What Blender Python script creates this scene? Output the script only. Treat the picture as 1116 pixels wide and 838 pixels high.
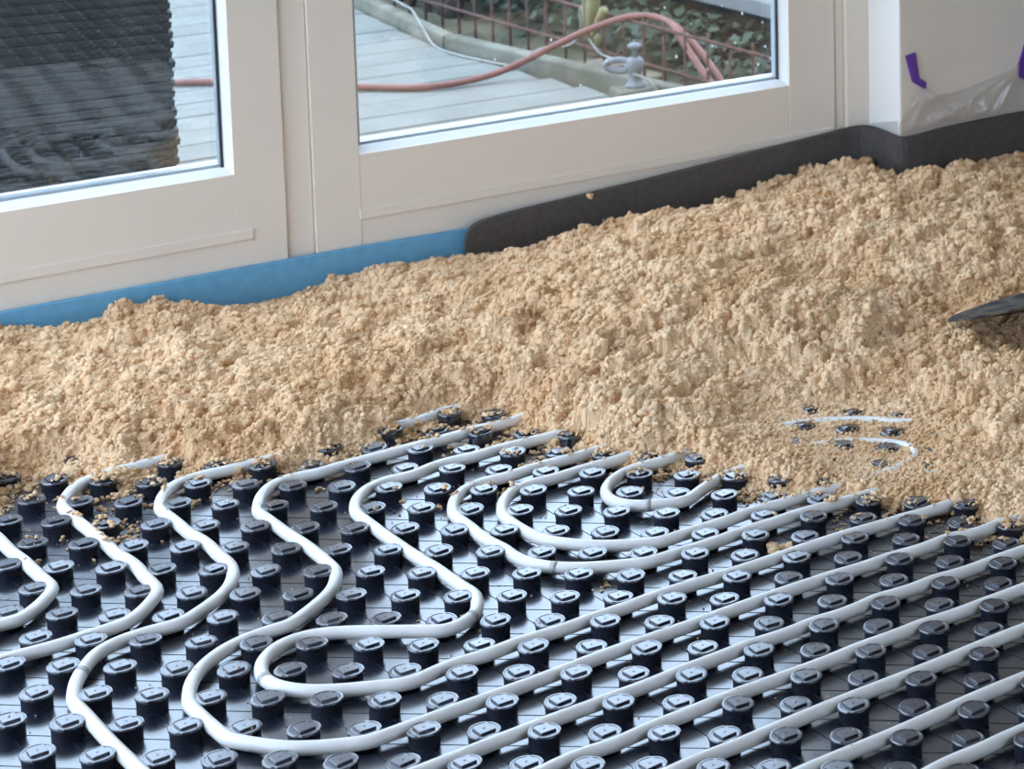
import bpy, bmesh, math, random
import numpy as np
from mathutils import Vector, Matrix

for o in list(bpy.data.objects):
    bpy.data.objects.remove(o)
scene = bpy.context.scene
COL = scene.collection
random.seed(11)
RS = np.random.RandomState(5)

# ------------------------------------------------------------------ camera
W_PX, H_PX = 1116.0, 838.0
F_PX, CX, CY = 2617.11, 1246.98, -146.84
cam_data = bpy.data.cameras.new('camera')
cam = bpy.data.objects.new('camera', cam_data)
COL.objects.link(cam)
cam_data.sensor_fit = 'HORIZONTAL'
cam_data.sensor_width = 36.0
cam_data.lens = F_PX / W_PX * 36.0
cam_data.shift_x = (W_PX / 2 - CX) / W_PX
cam_data.shift_y = (CY - H_PX / 2) / W_PX
R0 = Vector((0.99964926, 0.02609868, 0.00449726))
R1 = Vector((0.00807405, -0.13860927, -0.99031423))
R2 = Vector((-0.02522253, 0.9900032, -0.13877137))
CAM = Vector((0.3475, -2.4024, 1.2007))
m = Matrix((( R0.x, -R1.x, -R2.x, CAM.x), (R0.y, -R1.y, -R2.y, CAM.y),
            (R0.z, -R1.z, -R2.z, CAM.z), (0, 0, 0, 1)))
cam.matrix_world = m
cam_data.clip_start = 0.05
cam_data.dof.use_dof = True
cam_data.dof.focus_distance = 2.75
cam_data.dof.aperture_fstop = 15.0
scene.camera = cam

# ------------------------------------------------------------------ sky light and exposure
world = bpy.data.worlds.new('overcast_sky')
scene.world = world
world.use_nodes = True
bg = world.node_tree.nodes['Background']
bg.inputs[0].default_value = (0.60, 0.765, 1.0, 1)
bg.inputs[1].default_value = 5.0
vs = scene.view_settings
vs.view_transform = 'Standard'
vs.look = 'None'
vs.exposure = 0.13
vs.gamma = 1.0
vs.use_curve_mapping = False

# ------------------------------------------------------------------ frames of reference
A = 0.06                                   # stud spacing
TH = math.radians(40.2)                    # heading of the glazed wall
WC = -1.5915
def W(s, o, z):
    """wall frame: s along the glazed wall, o outwards through it, z up -> world"""
    return (math.cos(TH) * s - math.sin(TH) * (o - WC) , math.sin(TH) * s + math.cos(TH) * (o - WC), z)

# ------------------------------------------------------------------ materials
def new_mat(name):
    mt = bpy.data.materials.new(name)
    mt.use_nodes = True
    return mt, mt.node_tree.nodes, mt.node_tree.links, mt.node_tree.nodes['Principled BSDF']

def plain(name, col, rough=0.5, spec=0.5, vary=0.0, scale=8.0, bump=0.0, bscale=60.0, metal=0.0, col2=None, detail=4.0, **kw):
    mt, N, L, P = new_mat(name)
    P.inputs['Roughness'].default_value = rough
    P.inputs['Specular IOR Level'].default_value = spec
    P.inputs['Metallic'].default_value = metal
    P.inputs['Base Color'].default_value = (*col, 1)
    tc = N.new('ShaderNodeTexCoord')
    if vary or col2:
        nz = N.new('ShaderNodeTexNoise'); nz.inputs['Scale'].default_value = scale; nz.inputs['Detail'].default_value = detail
        L.new(tc.outputs['Object'], nz.inputs['Vector'])
        rp = N.new('ShaderNodeValToRGB')
        c2 = col2 if col2 else tuple(c * (1 - vary) for c in col)
        rp.color_ramp.elements[0].color = (*c2, 1); rp.color_ramp.elements[1].color = (*col, 1)
        rp.color_ramp.elements[0].position = 0.35; rp.color_ramp.elements[1].position = 0.65
        L.new(nz.outputs['Fac'], rp.inputs['Fac']); L.new(rp.outputs['Color'], P.inputs['Base Color'])
    if bump:
        nb = N.new('ShaderNodeTexNoise'); nb.inputs['Scale'].default_value = bscale; nb.inputs['Detail'].default_value = 3
        L.new(tc.outputs['Object'], nb.inputs['Vector'])
        bp = N.new('ShaderNodeBump'); bp.inputs['Strength'].default_value = bump; bp.inputs['Distance'].default_value = 0.002
        L.new(nb.outputs['Fac'], bp.inputs['Height']); L.new(bp.outputs['Normal'], P.inputs['Normal'])
    for k, v in kw.items():
        P.inputs[k].default_value = v
    return mt

M = {}
M['mat'] = plain('black_plastic', (0.014, 0.018, 0.034), 0.22, 1.0, bump=0.25, bscale=35, vary=0.3, scale=30)
M['stud'] = plain('stud_plastic', (0.012, 0.015, 0.030), 0.26, 1.0, bump=0.15, bscale=220)
M['stud_side'] = plain('stud_ribbed_side', (0.010, 0.012, 0.022), 0.6, 0.3, bump=0.4, bscale=400)
for k in ('mat', 'stud'):
    q = M[k].node_tree.nodes['Principled BSDF']
    q.inputs['Coat Weight'].default_value = 0.7; q.inputs['Coat Roughness'].default_value = 0.16; q.inputs['Coat IOR'].default_value = 1.6
M['rib'] = plain('rib_plastic', (0.008, 0.009, 0.012), 0.55, 0.3)
M['pipe'] = plain('pipe_polyethylene', (0.84, 0.80, 0.76), 0.34, 0.5, vary=0.06, scale=25, bump=0.05, bscale=120)
M['pipe'].node_tree.nodes['Principled BSDF'].inputs['Subsurface Weight'].default_value = 1.0
M['pipe'].node_tree.nodes['Principled BSDF'].inputs['Subsurface Radius'].default_value = (0.012, 0.012, 0.013)
M['band'] = plain('pipe_band', (0.56, 0.55, 0.53), 0.2, 0.6, vary=0.3, scale=200)
M['frame'] = plain('white_lacquer', (0.82, 0.715, 0.60), 0.45, 0.4, vary=0.02, scale=6, bump=0.02, bscale=15)
M['bead'] = plain('white_bead', (0.84, 0.81, 0.77), 0.4, 0.4)
M['wall'] = plain('wall_paint', (0.82, 0.725, 0.62), 0.75, 0.25, vary=0.05, scale=5, bump=0.12, bscale=90)
M['reveal'] = plain('reveal_lightened', (0.90, 0.86, 0.80), 0.6, 0.3, bump=0.1, bscale=60)  # whiter than the wall paint: window light on this face put into the colour
M['ceiling'] = plain('ceiling_paint', (0.75, 0.74, 0.72), 0.9, 0.1)
M['slab'] = plain('concrete_slab', (0.30, 0.29, 0.28), 0.9, 0.2, vary=0.3, scale=10)
M['gasket'] = plain('rubber_gasket', (0.03, 0.035, 0.04), 0.5, 0.4)
M['spacer'] = plain('spacer_bar', (0.42, 0.46, 0.48), 0.35, 0.5)
M['blue'] = plain('blue_foam', (0.17, 0.42, 0.62), 0.75, 0.2, vary=0.12, scale=60, bump=0.2, bscale=300)
M['black_foam'] = plain('charcoal_foam', (0.100, 0.088, 0.081), 0.8, 0.25, vary=0.2, scale=90, bump=0.4, bscale=250)
M['tape'] = plain('purple_tape', (0.135, 0.042, 0.31), 0.5, 0.4, bump=0.2, bscale=80)
M['steel'] = plain('dirty_steel', (0.030, 0.028, 0.027), 0.85, 0.3, metal=0.0, col2=(0.14, 0.11, 0.08), scale=38, bump=0.3, bscale=100)
M['wood'] = plain('shaft_wood', (0.40, 0.27, 0.15), 0.6, 0.3, vary=0.3, scale=30)
M['panel'] = plain('grey_panel', (0.050, 0.050, 0.047), 0.75, 0.25, vary=0.45, scale=18, bump=0.3, bscale=70)
M['deck'] = plain('weathered_board', (0.242, 0.242, 0.215), 0.8, 0.25, vary=0.2, scale=7, bump=0.3, bscale=40)
M['kerb'] = plain('mossy_timber', (0.257, 0.246, 0.203), 0.9, 0.2, col2=(0.148, 0.144, 0.105), scale=11, bump=0.5, bscale=60)
M['ground'] = plain('damp_soil', (0.17, 0.15, 0.115), 0.95, 0.2, col2=(0.08, 0.085, 0.05), scale=6, bump=0.6, bscale=30)
M['rust'] = plain('rusty_steel', (0.144, 0.074, 0.062), 0.8, 0.3, vary=0.4, scale=60, bump=0.3, bscale=150)
M['hose'] = plain('red_hose', (0.281, 0.113, 0.090), 0.5, 0.4, vary=0.2, scale=30)
M['cable'] = plain('pale_cable', (0.328, 0.320, 0.281), 0.5, 0.4, vary=0.2, scale=20)
M['leaf'] = plain('ivy_leaf', (0.055, 0.082, 0.043), 0.5, 0.35, col2=(0.017, 0.031, 0.019), scale=4, detail=6)
M['leaf_pale'] = plain('ivy_leaf_pale', (0.101, 0.125, 0.066), 0.45, 0.5, col2=(0.047, 0.066, 0.039), scale=9)
M['brick'] = plain('garden_wall', (0.055, 0.05, 0.05), 0.9, 0.2, vary=0.4, scale=9, bump=0.5, bscale=30)
M['coping'] = plain('concrete_coping', (0.234, 0.226, 0.218), 0.85, 0.2, vary=0.12, scale=14)
M['stone'] = plain('pale_stone', (0.281, 0.234, 0.172), 0.9, 0.2, col2=(0.148, 0.125, 0.101), scale=12, bump=0.4, bscale=40)
M['zinc'] = plain('weathered_zinc', (0.234, 0.242, 0.257), 0.5, 0.5, metal=0.15, vary=0.2, scale=40)
M['stalk'] = plain('pale_stalk', (0.296, 0.273, 0.140), 0.6, 0.4, col2=(0.226, 0.195, 0.086), scale=25)
M['vine'] = plain('vine_bark', (0.10, 0.085, 0.08), 0.9, 0.2, vary=0.4, scale=30)

def sand_mat():
    mt, N, L, P = new_mat('sand_screed')
    P.inputs['Roughness'].default_value = 0.95
    P.inputs['Specular IOR Level'].default_value = 0.1
    tc = N.new('ShaderNodeTexCoord')
    big = N.new('ShaderNodeTexNoise'); big.inputs['Scale'].default_value = 9; big.inputs['Detail'].default_value = 5
    fine = N.new('ShaderNodeTexNoise'); fine.inputs['Scale'].default_value = 420; fine.inputs['Detail'].default_value = 3
    for t in (big, fine): L.new(tc.outputs['Object'], t.inputs['Vector'])
    r1 = N.new('ShaderNodeValToRGB'); e = r1.color_ramp.elements
    e[0].position = 0.32; e[0].color = (0.76, 0.485, 0.27, 1)
    e[1].position = 0.68; e[1].color = (0.92, 0.665, 0.43, 1)
    L.new(big.outputs['Fac'], r1.inputs['Fac'])
    r2 = N.new('ShaderNodeValToRGB'); e = r2.color_ramp.elements
    e[0].position = 0.25; e[0].color = (0.76, 0.71, 0.64, 1)
    e[1].position = 0.62; e[1].color = (1.06, 1.05, 1.03, 1)
    L.new(fine.outputs['Fac'], r2.inputs['Fac'])
    mx = N.new('ShaderNodeMix'); mx.data_type = 'RGBA'; mx.blend_type = 'MULTIPLY'; mx.inputs[0].default_value = 1
    L.new(r1.outputs['Color'], mx.inputs[6]); L.new(r2.outputs['Color'], mx.inputs[7])
    L.new(mx.outputs[2], P.inputs['Base Color'])
    bp = N.new('ShaderNodeBump'); bp.inputs['Strength'].default_value = 0.9; bp.inputs['Distance'].default_value = 0.0022
    L.new(fine.outputs['Fac'], bp.inputs['Height']); L.new(bp.outputs['Normal'], P.inputs['Normal'])
    return mt
M['sand'] = sand_mat()

def glass_mat(name, f0, tint, rough=0.0):
    mt, N, L, P = new_mat(name)
    N.remove(P)
    out = N['Material Output']
    tr = N.new('ShaderNodeBsdfTransparent'); tr.inputs[0].default_value = (*tint, 1)
    gl = N.new('ShaderNodeBsdfGlossy'); gl.inputs['Roughness'].default_value = rough; gl.inputs[0].default_value = (1, 1, 1, 1)
    lw = N.new('ShaderNodeLayerWeight'); lw.inputs['Blend'].default_value = 0.5
    pw = N.new('ShaderNodeMath'); pw.operation = 'POWER'; pw.inputs[1].default_value = 5
    L.new(lw.outputs['Facing'], pw.inputs[0])
    ma = N.new('ShaderNodeMath'); ma.operation = 'MULTIPLY_ADD'; ma.inputs[1].default_value = 1 - f0; ma.inputs[2].default_value = f0
    L.new(pw.outputs[0], ma.inputs[0])
    mx = N.new('ShaderNodeMixShader')
    L.new(ma.outputs[0], mx.inputs[0]); L.new(tr.outputs[0], mx.inputs[1]); L.new(gl.outputs[0], mx.inputs[2])
    L.new(mx.outputs[0], out.inputs['Surface'])
    return mt, N, L, mx
M['glass'] = glass_mat('window_glass', 0.065, (0.97, 0.985, 0.985))[0]
M['drop'] = plain('water_drop', (0.75, 0.78, 0.8), 0.1, 0.8)

def film_mat():
    mt, N, L, mx = glass_mat('clear_film', 0.16, (0.93, 0.92, 0.91), 0.16)
    df = N.new('ShaderNodeBsdfDiffuse'); df.inputs[0].default_value = (0.75, 0.72, 0.69, 1)
    m2 = N.new('ShaderNodeMixShader'); m2.inputs[0].default_value = 0.20
    L.new(mx.outputs[0], m2.inputs[1]); L.new(df.outputs[0], m2.inputs[2])
    L.new(m2.outputs[0], N['Material Output'].inputs['Surface'])
    return mt
M['film'] = film_mat()

# ------------------------------------------------------------------ object helpers
WLOC = {}
def link(o, parent=None, loc=(0, 0, 0)):
    COL.objects.link(o)
    loc = Vector(loc)
    if parent is not None:
        o.parent = parent
        o.location = loc - WLOC[parent.name]
    else:
        o.location = loc
    WLOC[o.name] = loc
    return o

def tag(o, label=None, cat=None, group=None, kind=None):
    if label: o['label'] = label
    if cat: o['category'] = cat
    if group: o['group'] = group
    if kind: o['kind'] = kind
    return o

def thing(name, loc, label, cat, group=None, kind=None):
    o = bpy.data.objects.new(name, None)
    o.empty_display_size = 0.05
    link(o, None, loc)
    return tag(o, label, cat, group, kind)

def mesh_np(name, v, f, mat, smooth=False):
    """v (n,3) array, f (k,4) or (k,3) int array"""
    me = bpy.data.meshes.new(name)
    v = np.asarray(v, np.float32); f = np.asarray(f, np.int32)
    k = f.shape[1]
    me.vertices.add(len(v)); me.vertices.foreach_set('co', v.ravel())
    me.loops.add(f.size); me.loops.foreach_set('vertex_index', f.ravel())
    me.polygons.add(len(f)); me.polygons.foreach_set('loop_start', np.arange(len(f), dtype=np.int32) * k)
    if smooth:
        me.polygons.foreach_set('use_smooth', np.ones(len(f), bool))
    me.update(calc_edges=True)
    me.materials.append(mat)
    return me

class MB:
    """collects geometry given in any frame through a mapping function"""
    def __init__(self, fn=None):
        self.v = []; self.f = []; self.fn = fn or (lambda *p: p)
    def add(self, pts, faces):
        b = len(self.v)
        self.v += [self.fn(*p) for p in pts]
        self.f += [tuple(i + b for i in q) for q in faces]
        return self
    def box(self, x0, x1, y0, y1, z0, z1):
        return self.add([(x0, y0, z0), (x1, y0, z0), (x1, y1, z0), (x0, y1, z0), (x0, y0, z1), (x1, y0, z1), (x1, y1, z1), (x0, y1, z1)],
                        [(0, 3, 2, 1), (4, 5, 6, 7), (0, 1, 5, 4), (1, 2, 6, 5), (2, 3, 7, 6), (3, 0, 4, 7)])
    def prism(self, prof, ends):
        """prof: list of 3-tuples at start, ends: same count at the end"""
        n = len(prof)
        return self.add(list(prof) + list(ends), [tuple(range(n))[::-1], tuple(range(n, 2 * n))] +
                        [(i, (i + 1) % n, n + (i + 1) % n, n + i) for i in range(n)])
    def tube(self, pts, r, seg=10, cap=True):
        P = [Vector(self.fn(*p)) for p in pts]; b = len(self.v); n = len(P)
        rr = r if isinstance(r, (list, tuple)) else [r] * n
        up = Vector((0, 0, 1)); prev = None
        for i in range(n):
            t = (P[min(i + 1, n - 1)] - P[max(i - 1, 0)]).normalized()
            if prev is None:
                x = t.cross(up)
                if x.length < 1e-3: x = t.cross(Vector((1, 0, 0)))
            else:
                x = prev - t * prev.dot(t)
            x.normalize(); prev = x; y = x.cross(t)
            for k in range(seg):
                an = 2 * math.pi * k / seg
                q = P[i] + (x * math.cos(an) + y * math.sin(an)) * rr[i]
                self.v.append((q.x, q.y, q.z))
        for i in range(n - 1):
            for k in range(seg):
                k2 = (k + 1) % seg
                self.f.append((b + i * seg + k, b + i * seg + k2, b + (i + 1) * seg + k2, b + (i + 1) * seg + k))
        if cap:
            self.f.append(tuple(b + k for k in range(seg))[::-1])
            self.f.append(tuple(b + (n - 1) * seg + k for k in range(seg)))
        return self
    def lathe(self, prof, c, seg=16):
        b = len(self.v); n = len(prof)
        for r, z in prof:
            for k in range(seg):
                an = 2 * math.pi * k / seg
                self.v.append(self.fn(c[0] + r * math.cos(an), c[1] + r * math.sin(an), c[2] + z))
        for i in range(n - 1):
            for k in range(seg):
                k2 = (k + 1) % seg
                self.f.append((b + i * seg + k, b + i * seg + k2, b + (i + 1) * seg + k2, b + (i + 1) * seg + k))
        self.f.append(tuple(b + k for k in range(seg))[::-1]); self.f.append(tuple(b + (n - 1) * seg + k for k in range(seg)))
        return self
    def build(self, name, mat, parent=None, smooth=False, bevel=0.0, seg=2):
        v = np.array(self.v, float)
        lo, hi = v.min(0), v.max(0)
        org = Vector(((lo[0] + hi[0]) / 2, (lo[1] + hi[1]) / 2, lo[2]))
        me = bpy.data.meshes.new(name)
        me.from_pydata([tuple(p) for p in (v - np.array(org))], [], self.f)
        bm = bmesh.new(); bm.from_mesh(me); bmesh.ops.recalc_face_normals(bm, faces=bm.faces); bm.to_mesh(me); bm.free()
        if smooth:
            me.polygons.foreach_set('use_smooth', np.ones(len(me.polygons), bool))
        me.materials.append(mat)
        o = bpy.data.objects.new(name, me)
        link(o, parent, org)
        if bevel:
            md = o.modifiers.new('bevel', 'BEVEL'); md.width = bevel; md.segments = seg; md.limit_method = 'ANGLE'
        return o

def catmull(pts, step):
    pts = [np.array(p, float) for p in pts]
    P = [2 * pts[0] - pts[1]] + pts + [2 * pts[-1] - pts[-2]]
    out = []
    for i in range(1, len(P) - 2):
        k = max(2, int(np.linalg.norm(P[i + 1] - P[i]) / step))
        for j in range(k):
            t = j / k
            out.append(0.5 * (2 * P[i] + (P[i + 1] - P[i - 1]) * t + (2 * P[i - 1] - 5 * P[i] + 4 * P[i + 1] - P[i + 2]) * t * t +
                              (3 * P[i] - P[i - 1] - 3 * P[i + 1] + P[i + 2]) * t ** 3))
    out.append(pts[-1])
    return out

# ------------------------------------------------------------------ the room shell
def struct(name, mb, mat, bevel=0.0, label=None, parent=None):
    o = mb.build(name, mat, parent, bevel=bevel)
    if parent is None: tag(o, label, None, None, 'structure')
    return o
S0, S1, OB = -1.95, 3.2, -5.2          # room from S0 to S1 along the glazed wall, back at OB
ZC = 2.55
struct('floor', MB(W).box(S0, S1, OB, 0.06, -0.14, -0.0025), M['slab'], label='concrete floor slab under the black studded panels')
struct('ceiling', MB(W).box(S0, S1, OB, 0.10, ZC, ZC + 0.1), M['ceiling'], label='plain white ceiling of the room')
wb = MB(W)
wb.box(S0, S1, 0.0, 0.10, 2.16, ZC)                       # lintel over the doors
wb.box(S0, 1.03, 0.012, 0.10, -0.14, 0.055)            # threshold
struct('wall_window', wb, M['wall'], label='white wall around the glazed doors')
# pillar return and the wall beyond it
struct('wall_right', MB(W).prism([(1.001, 0.10, -0.1), (1.001, -0.110, -0.1), (S1, -0.110, -0.1), (S1, 0.10, -0.1)],
                                 [(1.001, 0.10, ZC), (1.001, -0.110, ZC), (S1, -0.110, ZC), (S1, 0.10, ZC)]),
       M['wall'], bevel=0.004, label='pale painted wall with a projecting corner right of the doors')
struct('wall_left_added', MB(W).box(S0 - .1, S0, OB, -2.1, -0.1, ZC), M['wall'], label='unseen part wall left of the camera, added to cut side light')  # part wall added out of view to reduce the fill from the left
struct('trim_4', MB(W).box(0.9988, 1.0012, -0.1102, -0.0064, 0.0, ZC), M['reveal'], label='reveal of the projecting wall corner, whitened to stand for window light')
MB(W).box(1.0012, 1.061, -0.1111, -0.1095, 0.0, ZC).build('corner_plaster', M['frame'], bpy.data.objects['wall_right'])
struct('wall_side', MB(W).box(S1, S1 + 0.1, OB, 0.1, -0.1, ZC), M['wall'], label='painted side wall of the room')
wk = MB(W).box(S0, 0.1, OB - 0.1, OB, -0.1, ZC)
wk.box(1.6, S1, OB - 0.1, OB, -0.1, ZC); wk.box(0.1, 1.6, OB - 0.1, OB, -0.1, 0.25); wk.box(0.1, 1.6, OB - 0.1, OB, 2.1, ZC)
struct('wall_back', wk, M['wall'], label='painted back wall of the room around a wide window')
win = thing('window_1', W(.85, OB - .05, .25), 'wide white framed window in the back wall', None, None, 'structure')
for a0, a1 in ((.1, .17), (.82, .88), (1.53, 1.6)):
    MB(W).box(a0, a1, OB - .08, OB - .02, .25, 2.1).build('post', M['frame'], win)
for z0, z1 in ((.25, .32), (2.03, 2.1)):
    MB(W).box(.17, 1.53, OB - .078, OB - .022, z0, z1).build('rail', M['frame'], win)

# posts of the door frame
mull = MB(W).box(-0.0585, -0.0150, 0.006, 0.085, 0.0, 2.16)
struct('trim_1', mull, M['frame'], bevel=0.0025, label='white post between the two glazed doors')
jamb = MB(W).box(0.9335, 0.952, 0.003, 0.085, 0.0, 2.16)
jamb.box(0.952, 1.0008, -0.006, 0.085, 0.0, 2.16)
struct('trim_2', jamb, M['frame'], bevel=0.0025, label='white door jamb beside the projecting corner')
struct('trim_3', MB(W).box(-1.08, -1.004, 0.004, 0.085, 0.0, 2.16), M['frame'], bevel=0.0025, label='white door jamb outside the left edge of the photo')

def door(name, s0, g0, g1, s1, label, strip):
    zb, zg0, zg1, zt = 0.058, 0.217, 1.99, 2.15
    c = W((s0 + s1) / 2, 0.03, zb)
    t = thing(name, c, label, None, None, 'structure')
    MB(W).box(s0, g0, 0.0, 0.062, zb, zt).build('stile', M['frame'], t, bevel=0.0008)
    MB(W).box(g1, s1, 0.0, 0.062, zb, zt).build('stile', M['frame'], t, bevel=0.0008)
    MB(W).box(g0, g1, 0.0006, 0.062, zb, zg0).build('bottom_rail', M['frame'], t, bevel=0.0008)
    MB(W).box(g0, g1, 0.0006, 0.062, zg1, zt).build('top_rail', M['frame'], t, bevel=0.002)
    # sloping beads round the pane
    e = 0.008
    MB(W).prism([(g0, 0.003, zg0 - .001), (g0, 0.028, zg0 - .001), (g0, 0.028, zg0 + e), (g0, 0.020, zg0 + e)],
                [(g1, 0.003, zg0 - .001), (g1, 0.028, zg0 - .001), (g1, 0.028, zg0 + e), (g1, 0.020, zg0 + e)]).build('glazing_bead', M['bead'], t)
    MB(W).prism([(g0, 0.003, zg1), (g0, 0.028, zg1), (g0, 0.028, zg1 - e)], [(g1, 0.003, zg1), (g1, 0.028, zg1), (g1, 0.028, zg1 - e)]).build('glazing_bead', M['bead'], t)
    MB(W).prism([(g0 - .001, 0.003, zg0), (g0 - .001, 0.028, zg0), (g0 + e, 0.028, zg0)], [(g0 - .001, 0.003, zg1), (g0 - .001, 0.028, zg1), (g0 + e, 0.028, zg1)]).build('glazing_bead', M['bead'], t)
    MB(W).prism([(g1 + .001, 0.003, zg0), (g1 + .001, 0.028, zg0), (g1 - e, 0.028, zg0)], [(g1 + .001, 0.003, zg1), (g1 + .001, 0.028, zg1), (g1 - e, 0.028, zg1)]).build('glazing_bead', M['bead'], t)
    # rubber gasket against the pane and the spacer bar between the two sheets
    MB(W).box(g1 - e - .003, g1 - e, 0.024, 0.0275, zg0 + e, zg1).build('gasket', M['gasket'], t)
    MB(W).box(g0 + e, g0 + e + .001, 0.024, 0.0275, zg0 + e, zg1).build('gasket', M['gasket'], t)
    p = MB(W).box(g0 + .002, g1 - .002, 0.0285, 0.0465, zg0 + .002, zg1 - .002).build('pane', M['glass'], t)
    sp = MB(W).box(g0 + e, g0 + e + .006, 0.031, 0.044, zg0 + e, zg1 - e)
    sp.box(g1 - e - .0025, g1 - e, 0.031, 0.044, zg0 + e, zg1 - e); sp.box(g0 + e, g1 - e, 0.031, 0.044, zg0 + .004, zg0 + e + .004)
    sp.build('spacer_bar', M['spacer'], p)
    # outer rebate
    ob = MB(W).box(g0 - .001, g1 + .001, 0.047, 0.060, zg0 - .001, zg0 + .012)
    ob.build('outer_sill_bead', M['bead'], t)
    # raised weather strip low on the bottom rail
    a0, a1 = strip
    MB(W).box(a0, a1, -0.0028, 0.002, 0.112, 0.128).build('moulding_strip', M['frame'], t, bevel=0.001)
    return t, p
door_l, pane_l = door('door_1', -1.000, -0.916, -0.136, -0.0597, 'white glazed door on the left, dark panel stack behind its pane', (-0.99, -0.112))
door_r, pane_r = door('door_2', -0.0147, 0.0580, 0.837, 0.9305, 'white glazed door on the right with garden seen through its pane', (0.055, 0.925))
# a further glazed unit outside the frame
door_x, pane_x = door('door_3', -1.945, -1.87, -1.17, -1.084, 'white glazed door outside the left edge of the photo', (-1.94, -1.1))

# water drops on the right pane
db = MB(W)
rd = random.Random(3)
for (s, z) in [(0.55, .33), (0.70, .30), (0.745, .30), (0.79, .255), (0.805, .285), (0.66, .345), (0.72, .37), (0.76, .35), (0.80, .33), (0.69, .26),
               (0.63, .29), (0.50, .30), (0.40, .35), (0.815, .262), (0.82, .40), (0.61, .38), (0.30, .33), (0.45, .265)]:
    r = rd.uniform(0.0014, 0.0026)
    db.lathe([(r * .2, 0), (r, r * .5), (r * .7, r * 1.8), (r * .1, r * 2.4)], (s, 0.0268, z), 6)
db.build('water_drops', M['drop'], pane_r, smooth=True)['kind'] = 'stuff'

# ------------------------------------------------------------------ studded floor panel
def warp(X, Y):
    """slight unevenness of the stud grid (grid index -> grid units)"""
    x = np.clip((X + 8) / 10, -1.05, 1.05); y = np.clip((Y - 2) / 6, -1.05, 1.6)
    b = (1, x, y, x * x, x * y, y * y, x ** 3, x * x * y, x * y * y, y ** 3)
    kx = (0.01, -0.025, 0.029, -0.022, 0.023, -0.002, 0.042, -0.022, 0.036, -0.025)
    ky = (-0.012, 0.115, -0.067, 0.027, -0.111, -0.037, -0.208, -0.198, -0.246, 0.082)
    return X + sum(p * q for p, q in zip(b, kx)), Y + sum(p * q for p, q in zip(b, ky))

SEG = 32
def stud_geometry():
    mb = MB()
    ring = []
    prof = [(0.258, 0.000), (0.255, 0.045), (0.255, 0.10), (0.258, 0.19), (0.268, 0.250), (0.282, 0.268), (0.280, 0.298), (0.268, 0.312),
            (0.240, 0.314), (0.228, 0.306), (0.0, 0.306)]
    v = []; f = []
    for i, (r, z) in enumerate(prof[:-1]):
        for k in range(SEG):
            an = 2 * math.pi * k / SEG
            rr = r - (0.010 if (k % 2 and 0.03 < z < 0.26) else 0) - (0.012 if (k % 8 == 0 and z > 0.26 and i < 9) else 0)
            v.append((rr * math.cos(an) * A, rr * math.sin(an) * A, z * A))
    n = len(prof) - 1
    for i in range(n - 1):
        for k in range(SEG):
            k2 = (k + 1) % SEG
            f.append((i * SEG + k, i * SEG + k2, (i + 1) * SEG + k2, (i + 1) * SEG + k))
    f.append(tuple((n - 1) * SEG + k for k in range(SEG)))
    # raised square pad turned 45 degrees, with a pin mark in the middle
    def ngon(h, z, rot):
        return [(h * math.cos(rot + j * math.pi / 2) * A, h * math.sin(rot + j * math.pi / 2) * A, z * A) for j in range(4)]
    b = len(v); h = 0.196
    v += ngon(h, 0.300, 0) + ngon(h, 0.338, 0) + ngon(h * .94, 0.345, 0)
    for q in (0, 4):
        for j in range(4): f.append((b + q + j, b + q + (j + 1) % 4, b + q + 4 + (j + 1) % 4, b + q + 4 + j))
    f.append((b + 8, b + 9, b + 10, b + 11))
    b = len(v)
    v += ngon(.022, 0.344, .7) + ngon(.014, 0.356, .7)
    for j in range(4): f.append((b + j, b + (j + 1) % 4, b + 4 + (j + 1) % 4, b + 4 + j))
    f.append((b + 4, b + 5, b + 6, b + 7))
    return v, f
sv, sf = stud_geometry()
stud_me = bpy.data.meshes.new('stud')
stud_me.from_pydata(sv, [], sf)
stud_me.materials.append(M['stud']); stud_me.materials.append(M['stud_side'])
for p in stud_me.polygons:
    p.use_smooth = len(p.vertices) == 4 and p.index < SEG * 6
    p.material_index = 1 if p.index < SEG * 4 else 0

panel = thing('studded_floor_panel', (-0.5, 0.2, -0.002), 'black plastic underfloor heating panel with rows of round studs', 'floor panel')
# sheet outline in the wall frame
Z0 = 0.0020                                # top of the sheet between the studs
sheet = MB(W).box(-1.9, 1.35, -4.2, -0.125, -0.0022, Z0)
sheet.build('sheet', M['mat'], panel)

# front edge of the sand in the wall frame (s, o)
EDGE = [(-1.85, -0.66), (-1.5, -0.60), (-1.2, -0.64), (-0.90, -0.60), (-0.663, -0.591), (-0.624, -0.6), (-0.576, -0.514), (-0.542, -0.526), (-0.513, -0.583), (-0.479, -0.62), (-0.437, -0.589), (-0.406, -0.618), (-0.372, -0.637), (-0.343, -0.671), (-0.308, -0.671), (-0.28, -0.674), (-0.264, -0.698), (-0.218, -0.687), (-0.174, -0.681), (-0.135, -0.663), (-0.118, -0.651), (-0.072, -0.649), (-0.026, -0.663), (-0.017, -0.696), (-0.024, -0.733), (-0.012, -0.776), (0.005, -0.829), (0.022, -0.895), (0.043, -0.957), (0.075, -0.971), (0.095, -0.994), (0.117, -1.061), (0.135, -1.123), (0.154, -1.157), (0.186, -1.192), (0.216, -1.23), (0.261, -1.284), (0.307, -1.337), (0.303, -1.4), (0.316, -1.431), (0.345, -1.509), (0.50, -1.62), (0.9, -1.62)]
EDGE = np.array(EDGE)
POLY = np.vstack([EDGE, [(1.45, -1.55), (1.45, -0.02), (-1.85, -0.02)]])
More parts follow.
